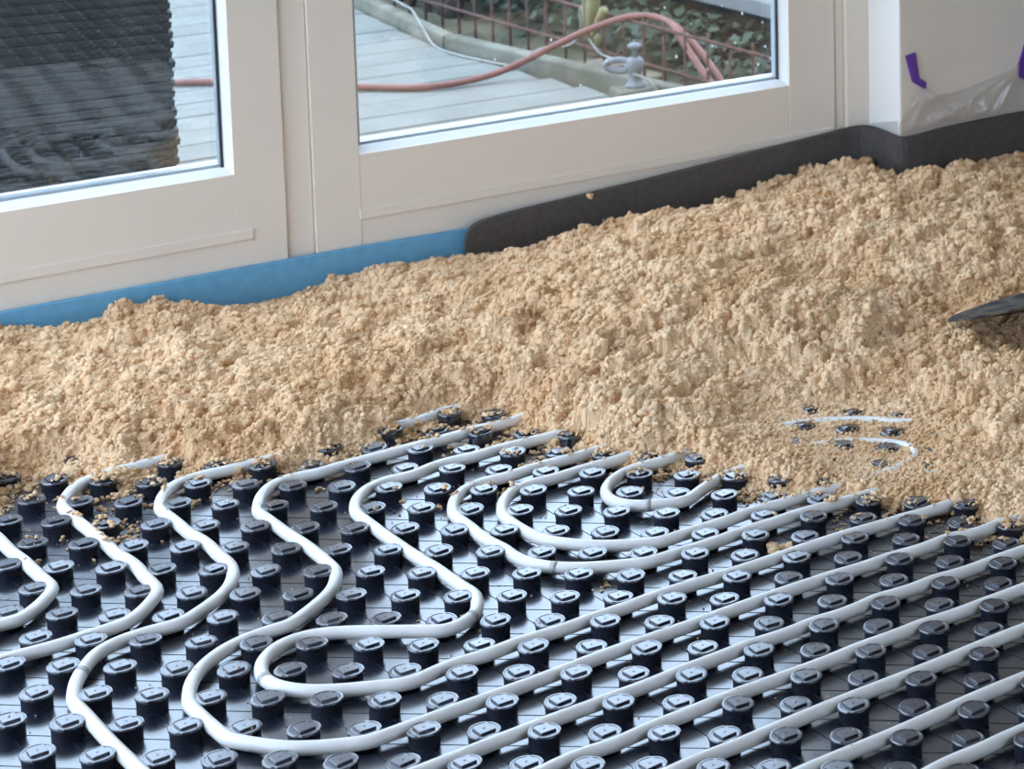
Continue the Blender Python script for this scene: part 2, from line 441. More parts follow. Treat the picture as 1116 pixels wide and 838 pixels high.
def signed_edge(S, O):
    """distance to the sand's front edge, positive on the sand side"""
    S = np.asarray(S, float); O = np.asarray(O, float)
    D = np.full(S.shape, 1e9)
    for (a, b) in zip(EDGE[:-1], EDGE[1:]):
        ab = b - a; t = np.clip(((S - a[0]) * ab[0] + (O - a[1]) * ab[1]) / (ab @ ab), 0, 1)
        D = np.minimum(D, np.hypot(S - a[0] - t * ab[0], O - a[1] - t * ab[1]))
    ins = np.zeros(S.shape, bool)
    n = len(POLY)
    for i in range(n):
        x0, y0 = POLY[i]; x1, y1 = POLY[(i + 1) % n]
        c = ((y0 > O) != (y1 > O))
        xs = x0 + (O - y0) / (y1 - y0 if y1 != y0 else 1e-9) * (x1 - x0)
        ins ^= c & (S < xs)
    return np.where(ins, D, -D)
def to_so(x, y):
    return (math.cos(TH) * x + math.sin(TH) * y, -math.sin(TH) * x + math.cos(TH) * y + WC)

studs = []
rest = []
fwd = np.array(R2); rt = np.array(R0); dn = np.array(R1)
for X in range(-34, 30):
    for Y in range(-36, 16):
        gx, gy = warp(float(X), float(Y)); x, y = gx * A, gy * A
        s, o = to_so(x, y)
        if not (-1.85 < s < 1.3 and -4.1 < o < -0.16): continue
        D = float(signed_edge(s, o))
        thin = (-4.6 < X < 2.6 and 6.5 < Y < 12.5)
        if D > 0.13 and not thin: continue
        q = np.array((x, y, .02)) - np.array(CAM)
        u = F_PX * (q @ rt) / (q @ fwd) + CX; v = F_PX * (q @ dn) / (q @ fwd) + CY
        vis = -25 < u < 1141 and v < 862
        if not vis and not (-1.85 < s < 1.25 and -3.9 < o): continue
        (studs if vis else rest).append((x, y, v, D))
studs.sort(key=lambda t: -t[2])
rest += studs[300:]; studs = studs[:300]
rj = random.Random(8)
STUD_XY = np.array([(t[0], t[1]) for t in studs] + [(t[0], t[1]) for t in rest])
def stud_rot():
    return (rj.gauss(0, 0.022), rj.gauss(0, 0.022), rj.gauss(0, 0.05) + math.pi / 2 * rj.randint(0, 3))
for (x, y, v, D) in studs:
    o = bpy.data.objects.new('stud', stud_me)
    link(o, panel, (x + rj.gauss(0, .0004), y + rj.gauss(0, .0004), -0.0004))
    o.rotation_euler = stud_rot(); o.scale = (1, 1, rj.uniform(0.97, 1.03))
# studs outside the picture: one joined part
lo = MB()
lo.lathe([(r_ * A, z_ * A) for r_, z_ in ((.255, 0), (.255, .18), (.28, .272), (.268, .312), (.22, .308))], (0, 0, 0), 12)
lo.box(-.138 * A, .138 * A, -.138 * A, .138 * A, .30 * A, .345 * A)
c45 = math.cos(math.pi / 4)
lo.v = [((x - y) * c45, (x + y) * c45, z) for x, y, z in lo.v]
rv = np.array(lo.v); rf4 = [q for q in lo.f if len(q) == 4] + [(lo.f[49][0], lo.f[49][3], lo.f[49][6], lo.f[49][9])]
rvv = np.concatenate([rv + np.array((x, y, 0)) for (x, y, _, _) in rest])
rff = np.concatenate([np.array(rf4) + i * len(rv) for i in range(len(rest))])
tops = MB()
o = bpy.data.objects.new('studs', mesh_np('studs', rvv - np.array((-0.5, 0.2, -0.002)), rff, M['stud']))
link(o, panel, (-0.5, 0.2, -0.002)); o['kind'] = 'stuff'

# fine ribs moulded between the studs
rb = MB()
def rib(p, q, w, h):
    p = np.array(p); q = np.array(q); t = (q - p); L = np.linalg.norm(t)
    if L < 1e-6: return
    nrm = np.array((-t[1], t[0])) / L * w / 2
    rb.add([(p[0] - nrm[0], p[1] - nrm[1], Z0 - .0003), (q[0] - nrm[0], q[1] - nrm[1], Z0 - .0003), (q[0] + nrm[0], q[1] + nrm[1], Z0 - .0003), (p[0] + nrm[0], p[1] + nrm[1], Z0 - .0003),
            (p[0], p[1], Z0 + h), (q[0], q[1], Z0 + h)], [(0, 1, 5, 4), (2, 3, 4, 5), (1, 2, 5), (3, 0, 4)])
for X in range(-34, 8):
    for Y in range(-12, 12):
        a = np.array(warp(float(X), float(Y))) * A; b = np.array(warp(float(X + 1), float(Y))) * A; c = np.array(warp(float(X + 1), float(Y - 1))) * A
        s_, o_ = to_so(*a)
        if float(signed_edge(s_, o_)) > 0.05 or not (-1.85 < s_ < 1.3 and o_ < -.2): continue
        t = (b - a); rib(a + t * .2, b - t * .2, .0008, .0005)
        t = (c - a); rib(a + t * .15, c - t * .15, .0009, .0006)
o = rb.build('ribs', M['rib'], panel); o['kind'] = 'stuff'

# ------------------------------------------------------------------ heating pipes
PIPES = [
 ('P1', [(-25, 11.4), (-20.5, 6.95), (-18.6, 5.08), (-17.55, 4.01), (-16.75, 3.18), (-16.07, 2.55), (-15.67, 2.09), (-15.56, 1.51), (-15.70, 1.05), (-15.98, 0.71), (-17, -.4), (-20, -3.4), (-23, -6.4)],
  'white heating pipe whose short bend just enters at the left edge'),
 ('P2', [(-13.5, 11.3), (-15.4, 9.4), (-17.0, 7.8), (-17.51, 7.33), (-17.62, 6.94), (-17.46, 6.23), (-16.92, 5.47), (-16.17, 4.69), (-15.48, 4.08), (-14.73, 3.38), (-14.13, 2.78), (-13.70, 2.12), (-13.55, 1.34), (-13.70, 0.88), (-13.96, 0.45), (-14.37, -0.01), (-14.96, -0.51), (-15.45, -0.95), (-18.5, -4.0), (-21, -6.5)],
  'white heating pipe with the leftmost full S bend coming out of the sand'),
 ('P3', [(-9.7, 12.8), (-11.0, 11.5), (-11.74, 10.78), (-12.6, 9.95), (-13.63, 9.0), (-14.56, 8.15), (-15.37, 7.55), (-15.63, 7.01), (-15.53, 6.30), (-15.01, 5.58), (-14.24, 4.83), (-13.59, 4.22), (-12.94, 3.57), (-12.52, 2.90), (-12.40, 1.88), (-12.62, 1.24), (-13.00, 0.67), (-13.43, 0.20), (-13.73, -0.22), (-13.81, -0.82), (-13.58, -1.58), (-13.24, -2.14), (-12.65, -2.83), (-12.03, -3.50), (-11.42, -4.08), (-9.0, -6.5)],
  'white heating pipe with the second S bend, running out at the bottom left'),
 ('P4', [(-7.4, 13.0), (-8.6, 11.8), (-9.69, 10.75), (-10.25, 10.18), (-11.02, 9.51), (-11.65, 8.98), (-12.27, 8.42), (-12.90, 8.00), (-13.43, 7.48), (-13.60, 6.85), (-13.48, 6.28), (-12.99, 5.54), (-12.23, 4.75), (-11.54, 4.08), (-10.91, 3.41), (-10.55, 2.87), (-10.43, 2.36), (-10.48, 1.85), (-10.59, 1.27), (-10.94, 0.74), (-11.33, 0.23), (-11.55, -0.2), (-11.68, -0.60), (-11.70, -1.02), (-11.55, -1.68), (-11.15, -2.31), (-10.52, -3.00), (-10.15, -3.27), (-9.69, -3.46), (-9.07, -3.59), (-8.53, -3.53), (-8.03, -3.32), (-7.55, -3.05), (-7.11, -2.64), (-6.68, -2.15), (-5.68, -1.14), (-4.70, -0.15), (-3.55, 0.98), (-2.80, 1.73), (-0.3, 3.95), (2.26, 5.91), (5, 8.4)],
  'white heating pipe making the large outer loop at the bottom left'),
 ('P5', [(-6.2, 12.3), (-7.3, 11.2), (-8.38, 10.15), (-9.29, 9.38), (-10.01, 8.80), (-10.62, 8.28), (-11.22, 7.71), (-11.49, 7.12), (-11.57, 6.47), (-11.19, 5.72), (-10.56, 5.03), (-9.80, 4.24), (-9.07, 3.48), (-8.37, 2.79), (-7.75, 2.14), (-7.45, 1.67), (-7.42, 1.05), (-7.82, 0.78), (-8.38, 0.65), (-9.22, 0.60), (-9.85, 0.62), (-10.40, 0.47), (-10.69, 0.07), (-10.73, -0.54), (-10.55, -1.14), (-10.27, -1.50), (-9.79, -1.69), (-9.21, -1.67), (-8.66, -1.53), (-8.16, -1.26), (-7.68, -0.91), (-7.20, -0.46), (-6.84, -0.10), (-5.98, 0.66), (-4.98, 1.62), (-4.11, 2.45), (-3.38, 3.08), (-1.3, 5.0), (0.70, 6.69), (3, 8.9)],
  'white heating pipe making the inner hairpin loop inside the large loop'),
 ('P6', [(-5.0, 11.5), (-6.2, 10.35), (-7.29, 9.28), (-8.82, 7.80), (-9.37, 7.44), (-9.58, 6.80), (-9.40, 6.06), (-8.93, 5.33), (-8.31, 4.64), (-7.95, 4.21), (-7.30, 3.64), (-6.77, 3.42), (-6.26, 3.35), (-5.57, 3.44), (-4.93, 3.74), (-4.31, 4.21), (-3.71, 4.81), (-2.82, 5.68), (-1.85, 6.5), (-1.05, 7.2), (0.2, 8.5), (0.75, 9.4), (0.6, 10.4), (0.26, 10.81), (-0.08, 11.1), (-0.72, 11.33), (-1.66, 11.35), (-2.58, 11.2), (-3.16, 11.01), (-3.71, 10.66), (-4.11, 10.4)],
  'white heating pipe forming the outer of the two nested bends in the middle'),
 ('P7', [(-5.2, 10.3), (-6.70, 8.83), (-7.31, 8.26), (-7.93, 7.66), (-8.43, 7.24), (-8.54, 6.58), (-8.28, 5.83), (-7.72, 5.13), (-7.09, 4.63), (-6.46, 4.42), (-5.81, 4.37), (-5.11, 4.53), (-4.49, 5.03), (-3.88, 5.63), (-2.97, 6.5), (-2.03, 7.25), (-1.47, 7.7), (-0.92, 8.15), (-0.21, 9.0), (-0.35, 9.75), (-1.17, 10.0), (-2.07, 9.96), (-2.64, 9.73), (-3.2, 9.4)],
  'white heating pipe forming the inner of the two nested bends in the middle'),
 ('P8', [(-4.7, 9.7), (-5.5, 9.05), (-6.27, 8.36), (-6.56, 7.83), (-6.59, 7.03), (-6.27, 6.47), (-5.77, 6.24), (-5.30, 6.40), (-4.87, 6.79), (-4.51, 7.45), (-4.1, 8.1), (-3.4, 8.9), (-2.6, 9.4)],
  'white heating pipe in the smallest U bend, both ends under the sand'),
 ('P9', [(-8.5, -6.0), (-5.95, -3.46), (-2.45, 0.03), (0, 2.3), (2.37, 4.5), (5, 7.1)], 'straight white heating pipe next to the large loop, first below it on the right'),
 ('P10', [(-7, -6.3), (-4.82, -4.15), (-2.1, -1.5), (0.3, 0.75), (2.55, 2.86), (5, 5.3)], 'straight white heating pipe, second below the large loop on the right'),
 ('P11', [(-5, -6.4), (-2.7, -4.1), (-1.78, -3.2), (0.4, -1.05), (2.58, 1.08), (5, 3.5)], 'straight white heating pipe, third below the large loop on the right'),
 ('P12', [(-2.5, -6.0), (0.4, -3.1), (2.86, -0.63), (5, 1.5)], 'straight white heating pipe near the bottom right corner, last but one'),
 ('P13', [(0, -5.4), (2.9, -2.53), (5, -.4)], 'straight white heating pipe cutting the bottom right corner'),
]
PR = 0.122 * A
PZ = 0.213 * A
BANDS = {'P8': [(-5.55, 6.3)], 'P6': [(-6.6, 3.4)], 'P5': [(-10.45, -1.27), (-7.42, 1.3)], 'P3': [(-13.78, -1.1)]}
PIPE_PTS = []
gi = np.array([warp(float(X), float(Y)) for X in range(-27, 8) for Y in range(-8, 15)])
for key, pts, label in PIPES:
    P = np.array(catmull([(*p, 0) for p in pts], 0.12))[:, :2]
    for it in range(30):                       # keep clear of the studs, keep smooth
        d = P[:, None, :] - gi[None, :, :]
        r = np.hypot(d[..., 0], d[..., 1]); k = r.argmin(1); i = np.arange(len(P))
        push = np.clip(0.335 - r[i, k], 0, None) / np.maximum(r[i, k], 1e-6)
        P = P + d[i, k] * push[:, None] * 0.5
        P[1:-1] = P[1:-1] * .5 + (P[:-2] + P[2:]) * .25
    zz = PZ + 0.0006 * np.sin(np.arange(len(P)) * .21 + len(key) * 3.1)
    PIPE_PTS.append(P * A)
    path = [(x * A, y * A, z) for (x, y), z in zip(P, zz)]
    o = MB().tube(path, PR, 14).build('heating_pipe', M['pipe'], smooth=True)
    tag(o, label, 'pipe', 'white heating pipes clipped between the studs')
    for (bx, by) in BANDS.get(key, []):
        j = int(np.hypot(P[:, 0] - bx, P[:, 1] - by).argmin()); seg = path[j:j + 2]
        b = MB().tube(seg, PR * 1.05, 14).build('band', M['band'], o, smooth=True)
        b['label'] = 'narrow grey band round the pipe'
PIPE_ALL = np.concatenate(PIPE_PTS)

# ------------------------------------------------------------------ heap of crumbly sand
def ico(sub):
    b = bmesh.new()
    bmesh.ops.create_icosphere(b, subdivisions=sub, radius=1.0)
    v = np.array([q.co[:] for q in b.verts]); f = np.array([[q.index for q in fc.verts] for fc in b.faces]); b.free()
    return v, f
ICS_V, ICS_F = ico(2)
ICO0_V, ICO0_F = ico(1)
def sand_heap():
    G = 0.0025
    s0, s1, o0, o1 = -1.80, 1.42, -1.60, -0.004
    ns = int((s1 - s0) / G) + 1; no = int((o1 - o0) / G) + 1
    mac = [(-0.329, -0.356, 0.055), (-0.473, -0.445, 0.05), (-0.262, -0.525, 0.05), (-0.131, -0.51, 0.055), (-0.01, -0.371, 0.058), (-0.463, -0.233, 0.05), (-0.508, -0.569, 0.035), (-0.347, -0.6, 0.042), (-0.24, -0.635, 0.04), (0.126, -0.417, 0.07), (-0.026, -0.574, 0.05), (0.009, -0.675, 0.045), (0.201, -0.533, 0.085), (0.296, -0.634, 0.098), (0.39, -0.733, 0.100), (0.452, -0.806, 0.092), (0.16, -0.755, 0.056), (0.108, -0.831, 0.054), (0.28, -0.795, 0.052), (0.164, -0.903, 0.038), (0.363, -0.9, 0.03), (0.232, -0.88, 0.028), (0.281, -0.941, 0.0185), (0.305, -0.996, 0.017), (0.383, -1.099, 0.0172), (0.278, -1.175, 0.0175), (0.182, -1.087, 0.026), (0.13, -1.063, 0.033), (0.483, -1.06, 0.036), (0.483, -1.167, 0.042), (0.393, -1.253, 0.028), (0.488, -0.94, 0.04), (0.536, -0.984, 0.055), (0.528, -0.856, 0.046), (0.583, -0.671, 0.064), (0.539, -0.585, 0.054), (0.491, -0.417, 0.085), (0.644, -0.44, 0.092), (0.704, -0.612, 0.092), (0.859, -0.641, 0.085), (0.885, -0.338, 0.072), (1.048, -0.376, 0.06), (0.656, -0.879, 0.050), (0.444, -0.2, 0.064), (0.279, -0.211, 0.052), (0.266, -1.277, 0.02), (0.036, -0.869, 0.045), (0.64, -0.99, 0.030), (0.60, -1.06, .058),
           (1.3, -0.8, .07), (0.9, -1.1, .06), (0.65, -1.4, .035), (-0.75, -0.3, .045), (-0.8, -.05, .04), (-1.2, -.3, .05), (-1.2, -.03, .045), (-1.2, -.55, .04), (-1.75, -.3, .05), (-1.75, -.55, .04), (-1.75, -.03, .045), (1.3, -.15, .04), (1.05, -.13, .048), (1.25, -.13, .042), (.95, -.05, .05), (0.33, -1.03, .0165), (0.24, -1.0, .019), (0.36, -1.03, .0165), (.33, -1.12, .0168)]
    wal = [(-0.481, 0.044), (-0.407, 0.028), (-0.343, 0.034), (-0.303, 0.047), (-0.224, 0.035), (-0.156, 0.017), (-0.058, 0.017), (0.029, 0.033), (0.134, 0.027), (0.219, 0.022), (0.306, 0.018), (0.437, 0.028), (0.573, 0.024), (0.715, 0.030), (0.808, 0.045), (0.883, 0.063), (0.989, 0.035)]
    C = np.array(mac + [(s, -0.014, z) for s, z in wal] )
    def phi(r): return np.where(r > 1e-9, r * r * np.log(np.maximum(r, 1e-9)), 0)
    n = len(C)
    K = phi(np.hypot(C[:, None, 0] - C[None, :, 0], C[:, None, 1] - C[None, :, 1])) + np.eye(n) * 4e-4
    Pm = np.c_[np.ones(n), C[:, :2]]
    S = np.block([[K, Pm], [Pm.T, np.zeros((3, 3))]])
    w = np.linalg.solve(S, np.r_[C[:, 2], 0, 0, 0])
    cs = np.linspace(s0, s1, 168); co = np.linspace(o0, o1, 84)
    CS, CO = np.meshgrid(cs, co, indexing='ij')
    hc = w[-3] + w[-2] * CS + w[-1] * CO
    for i in range(n):
        hc = hc + w[i] * phi(np.hypot(CS - C[i, 0], CO - C[i, 1]))
    Dc = signed_edge(CS, CO)
    gs = s0 + np.arange(ns) * G; go = o0 + np.arange(no) * G
    def up(c):
        fi = (gs - s0) / (s1 - s0) * (c.shape[0] - 1); fj = (go - o0) / (o1 - o0) * (c.shape[1] - 1)
        i = np.clip(fi.astype(int), 0, c.shape[0] - 2); j = np.clip(fj.astype(int), 0, c.shape[1] - 2)
        a = np.clip(fi - i, 0, 1)[:, None]; b = np.clip(fj - j, 0, 1)[None, :]
        a = a * a * (3 - 2 * a) if c.shape[0] < 400 and c is not hc and c is not Dc else a
        b = b * b * (3 - 2 * b) if c.shape[0] < 400 and c is not hc and c is not Dc else b
        r0 = c[i]; r1 = c[i + 1]
        top = r0[:, j] * (1 - b) + r0[:, j + 1] * b
        bot = r1[:, j] * (1 - b) + r1[:, j + 1] * b
        return top * (1 - a) + bot * a
    def noise(size):
        return up(RS.uniform(-1, 1, (int((s1 - s0) / size) + 2, int((o1 - o0) / size) + 2)))
    H = up(hc); D = up(Dc)
    H = np.clip(H, 0.0115, 0.11)
    n1 = noise(.055); n2 = noise(.022); n3 = noise(.011)
    rough = np.clip((H - 0.021) / 0.02, 0.10, 1)
    H = H + (0.0080 * n1 + 0.0095 * n2 + 0.0045 * n3) * rough
    Dn = D + 0.010 * n1 + 0.011 * n2 + 0.006 * n3
    ramp = 0.003 + 0.72 * Dn
    k = 0.006
    e = np.clip(0.5 + 0.5 * (ramp - H) / k, 0, 1)
    H = ramp * (1 - e) + H * e - k * e * (1 - e)
    base = H.copy()
    def balls(count, r0, r1, sink, need):
        i = RS.randint(8, ns - 8, count); j = RS.randint(8, no - 8, count)
        r = RS.uniform(r0, r1, count) ; 
        ok = (base[i, j] > need)
        i, j, r = i[ok], j[ok], r[ok]
        zc = H[i, j] - r * RS.uniform(sink[0], sink[1], len(r))
        sq = RS.uniform(0.75, 1.15, len(r))
        fx = RS.uniform(-.5, .5, len(r)); fy = RS.uniform(-.5, .5, len(r))
        R = int(r1 / G * 1.2) + 1
        for di in range(-R, R + 1):
            for dj in range(-R, R + 1):
                dd = ((di - fx) ** 2 * sq + (dj - fy) ** 2 / sq) * G * G
                m = dd < r * r * 0.97
                if not m.any(): continue
                ii = i[m] + di; jj = j[m] + dj
                kk = (ii >= 0) & (ii < ns) & (jj >= 0) & (jj < no)
                val = zc[m] + np.sqrt(r[m] ** 2 - dd[m])
                np.maximum.at(H, (ii[kk], jj[kk]), val[kk])
    area = ns * no * G * G
    balls(int(1300 * area), .010, .021, (.15, .85), .038)
    balls(int(6000 * area), .006, .010, (.15, .85), .028)
    balls(int(20000 * area), .0035, .0055, (.25, .9), .022)
    # keep what lies on the sand side
    SS, OO = np.meshgrid(gs, go, indexing='ij')
    keep = (H > 0.0012) & (base > -0.004)
    keep &= ~((SS > 0.985) & (OO > -0.122))
    q = keep[:-1, :-1] & keep[1:, :-1] & keep[:-1, 1:] & keep[1:, 1:]
    idx = np.full(H.shape, -1, np.int64)
    used = np.zeros(H.shape, bool)
    used[:-1, :-1] |= q; used[1:, :-1] |= q; used[:-1, 1:] |= q; used[1:, 1:] |= q
    # rim of the sheet touches the floor
    full = np.zeros(H.shape, int)
    full[:-1, :-1] += q; full[1:, :-1] += q; full[:-1, 1:] += q; full[1:, 1:] += q
    idx[used] = np.arange(used.sum())
    Hz = H.copy()
    Hz[(full > 0) & (full < 4) & (H < .03)] = -0.0005
    # the points are scattered a little sideways so that no grid shows
    jx = RS.uniform(-.2, .2, H.shape) * G; jy = RS.uniform(-.2, .2, H.shape) * G
    s_ = (SS + jx)[used]; o_ = np.minimum((OO + jy)[used], -0.003); z_ = Hz[used]
    x = math.cos(TH) * s_ - math.sin(TH) * (o_ - WC); y = math.sin(TH) * s_ + math.cos(TH) * (o_ - WC)
    qi, qj = np.nonzero(q)
    f = np.c_[idx[qi, qj], idx[qi + 1, qj], idx[qi + 1, qj + 1], idx[qi, qj + 1]]
    org = np.array((W(0.2, -0.6, 0)))
    # crumbs sitting on and in the surface
    def crumbs(V, F, count, r0, r1, pw, lo, hi, lump, jag, rim=0):
        ii = RS.randint(2, ns - 2, count); jj = RS.randint(2, no - 2, count)
        ok = used[ii, jj] & (H[ii, jj] > .001) & ~((gs[ii] > .975) & (go[jj] > -.135)) & (go[jj] < -.02)
        s = gs[ii]; o = go[jj]
        X = math.cos(TH) * s - math.sin(TH) * (o - WC); Y = math.sin(TH) * s + math.cos(TH) * (o - WC); Z = H[ii, jj]
        q = np.c_[X, Y, Z] - np.array(CAM)
        dep = q @ np.array(R2); u = F_PX * (q @ np.array(R0)) / dep + CX
        ok &= ((u > -90) | ((u > -420) & (RS.uniform(0, 1, count) < .45))) & (u < 1200)
        if rim: ok &= np.abs(Dn[ii, jj] - .02) < .045
        thinz = (base[ii, jj] < .0215) & (Dn[ii, jj] > .03)
        r = r0 + (r1 - r0) * RS.uniform(0, 1, count) ** pw
        r = np.where(thinz, np.minimum(r, .0024), r)
        X, Y, Z, r, thinz = X[ok], Y[ok], Z[ok], r[ok], thinz[ok]; n = len(r)
        Z = Z + r * np.where(thinz, RS.uniform(-.5, 1.0, n), RS.uniform(lo, hi, n))
        k = len(V)
        lum = 1 + RS.uniform(-jag, jag, (n, k))
        for _ in range(lump):
            c = RS.normal(size=(n, 3)); c /= np.linalg.norm(c, axis=1)[:, None]
            lum += np.clip(c @ V.T - .45, 0, 1) * RS.uniform(-.35, .75, (n, 1))
        pv = V[None] * lum[:, :, None] * np.stack([RS.uniform(.8, 1.25, n), RS.uniform(.8, 1.15, n), RS.uniform(.7, 1.0, n)], 1)[:, None, :]
        an = RS.uniform(0, 6.283, n); ca, sa = np.cos(an)[:, None], np.sin(an)[:, None]
        px = pv[..., 0] * ca - pv[..., 1] * sa; py = pv[..., 0] * sa + pv[..., 1] * ca
        pv = np.stack([px, py, pv[..., 2]], 2) * r[:, None, None] + np.stack([X, Y, Z], 1)[:, None, :]
        pf = F[None] + (np.arange(n) * k)[:, None, None]
        return pv.reshape(-1, 3), pf.reshape(-1, 3)
    full_area = ns * no * G * G
    parts = [crumbs(ICS_V, ICS_F, int(3900 * full_area), .0040, .0074, 1.8, -.7, .25, 5, .22),
             crumbs(ICO0_V, ICO0_F, int(20000 * full_area), .0022, .0042, 1.2, -.5, .5, 2, .24),
             crumbs(ICO0_V, ICO0_F, int(13000 * full_area), .0011, .0022, 1.2, .0, 1.6, 2, .2),
             crumbs(ICO0_V, ICO0_F, int(26000 * full_area), .0022, .0048, 1.3, -.3, .7, 2, .25, 1)]
    vb = np.c_[x, y, z_]
    vs_, fs_, nv_ = [vb], [f[:, [0, 1, 2]], f[:, [0, 2, 3]]], len(vb)
    for pv, pf in parts:
        vs_.append(pv); fs_.append(pf + nv_); nv_ += len(pv)
    me = mesh_np('sand_heap', np.concatenate(vs_) - org, np.concatenate(fs_), M['sand'], True)
    o = bpy.data.objects.new('sand_heap', me)
    link(o, None, org)
    tag(o, 'heap of moist crumbly beige sand screed spread over pipes up to the wall', 'sand', None, 'stuff')
    def height(s, o):
        i = int((s - s0) / G); j = int((o - o0) / G)
        return H[min(max(i, 0), ns - 1), min(max(j, 0), no - 1)]
    return height
sand_h = sand_heap()

# ---- loose crumbs
def crumb(r, V=ICS_V):
    d = V.copy()
    lum = np.ones(len(V))
    for _ in range(7):
        c = RS.normal(size=3); c /= np.linalg.norm(c)
        lum += 0.30 * np.clip(V @ c - .55, 0, 1) * 2 * RS.uniform(-.35, 1)
    d = d * (lum * RS.uniform(.84, 1.16, len(V)))[:, None] * np.array((1, RS.uniform(.75, 1.1), RS.uniform(.6, .85)))
    an = RS.uniform(0, 6.28); c, s = math.cos(an), math.sin(an)
    return np.c_[d[:, 0] * c - d[:, 1] * s, d[:, 0] * s + d[:, 1] * c, d[:, 2]] * r
def clump(name, x, y, z, R, n, label, flat=0.6):
    vs_, fs_ = [], []
    for i in range(n):
        rr = R * RS.uniform(.30, .55) if i else R * .6
        q = RS.normal(size=2) * R * (.42 if i else 0)
        v = crumb(rr); zz = rr * .45 + (RS.uniform(0, R * .35) if np.hypot(*q) < R * .5 else 0)
        vs_.append(v + np.array((q[0], q[1], zz * flat / .6))); fs_.append(ICS_F + i * len(ICS_V))
    v = np.concatenate(vs_); v[:, 2] = np.maximum(v[:, 2], 0)
    o = bpy.data.objects.new(name, mesh_np(name, v, np.concatenate(fs_), M['sand'], True))
    link(o, None, (x, y, z))
    return tag(o, label, 'sand clump')
cv, cf, cn = [], [], 0
def put_crumb(x, y, r):
    global cn
    d = np.hypot(STUD_XY[:, 0] - x, STUD_XY[:, 1] - y).min()
    if d < 0.25 * A: z = 0.343 * A if d < .15 * A else 0.316 * A
    elif d < 0.30 * A: return
    else:
        p = np.hypot(PIPE_ALL[:, 0] - x, PIPE_ALL[:, 1] - y).min()
        if p < PR * .45: z = PZ + PR * .93
        elif p < PR * 1.3: return
        else: z = Z0
    for q in range(1 if r < .0016 else RS.randint(3, 7)):
        rr = r if r < .0016 else r * RS.uniform(.32, .66)
        dx, dy = (0, 0) if q == 0 else RS.normal(size=2) * r * .6
        V_ = ICO0_V * RS.uniform(.72, 1.28, (len(ICO0_V), 1)) * np.array((RS.uniform(.8, 1.3), RS.uniform(.8, 1.2), RS.uniform(.6, .95))) * rr
        cv.append(V_ + np.array((x + dx, y + dy, z + rr * .5 + (RS.uniform(0, r * .5) if q < 2 else 0)))); cf.append(ICO0_F + cn); cn += len(ICO0_V)
cnt = 0
while cnt < 1300:
    i = RS.randint(1, len(EDGE) - 2); t = RS.uniform()
    e = EDGE[i] * (1 - t) + EDGE[i + 1] * t
    s = e[0] + RS.normal() * .03; o = e[1] + RS.normal() * .03
    D = float(signed_edge(s, o))
    if D > 0.02 or (D < -.02 and RS.uniform() > math.exp((D + .02) / .022)): continue
    x, y, _ = W(s, o, 0); put_crumb(x, y, RS.choice([.0022, .003, .004, .0055, .007], p=[.42, .30, .18, .08, .02])); cnt += 1
# patches named in grid units: centre, spread, number
for (gx, gy, sp, n, r) in [(-17.0, 6.4, .5, 30, .005), (-16.3, 5.2, .45, 26, .0045), (-15.6, 4.7, .35, 24, .005), (-16.9, 4.2, .4, 14, .004), (-15.7, 6.9, .4, 22, .005),
                       (-13.4, 7.6, .3, 18, .0045), (-9.6, 7.0, .3, 24, .0045), (-8.6, 7.4, .25, 12, .004), (-7.8, 8.6, .35, 26, .005), (-6.0, 8.2, .3, 20, .005), (-4.0, 7.7, .3, 16, .005),
                       (-1.6, 6.1, .5, 20, .003), (.5, 6.3, .6, 26, .003), (1.5, 5.2, .5, 22, .004), (2.3, 6.0, .5, 30, .005), (-9.9, 9.7, .3, 22, .005), (-11.2, 9.9, .35, 26, .005), (-10.4, 6.5, .4, 14, .003), (-7.9, 1.3, .3, 10, .002), (-5.6, 3.0, .3, 10, .003),
                       (-8.7, 8.9, .3, 20, .005), (-12.6, 9.2, .3, 20, .005)]:
    for _ in range(n):
        put_crumb((gx + RS.normal() * sp) * A, (gy + RS.normal() * sp) * A, r * RS.uniform(.5, 1.2))
# fine dust grains on the panel
for _ in range(4500):
    gx = RS.uniform(-19, 3.5); gy = RS.uniform(-4, 10)
    s, o = to_so(gx * A, gy * A); D = float(signed_edge(s, o))
    if D > 0.02 or RS.uniform() > 0.06 + math.exp(D / .09): continue
    put_crumb(gx * A, gy * A, RS.uniform(.0005, .0013))
o = bpy.data.objects.new('sand_crumbs', mesh_np('sand_crumbs', np.concatenate(cv), np.concatenate(cf), M['sand'], True))
link(o, None, (0, 0, 0)); tag(o, 'loose crumbs and grains of sand scattered over studs along the heap edge', 'sand', None, 'stuff')
clump('sand_clump', -2.58 * A, 4.72 * A, Z0, .013, 9, 'single flat clump of sand lying between two straight pipes', .35)
clump('sand_clump', -2.28 * A, 4.86 * A, Z0, .011, 8, 'smaller clump of sand touching the flat clump between straight pipes', .35)

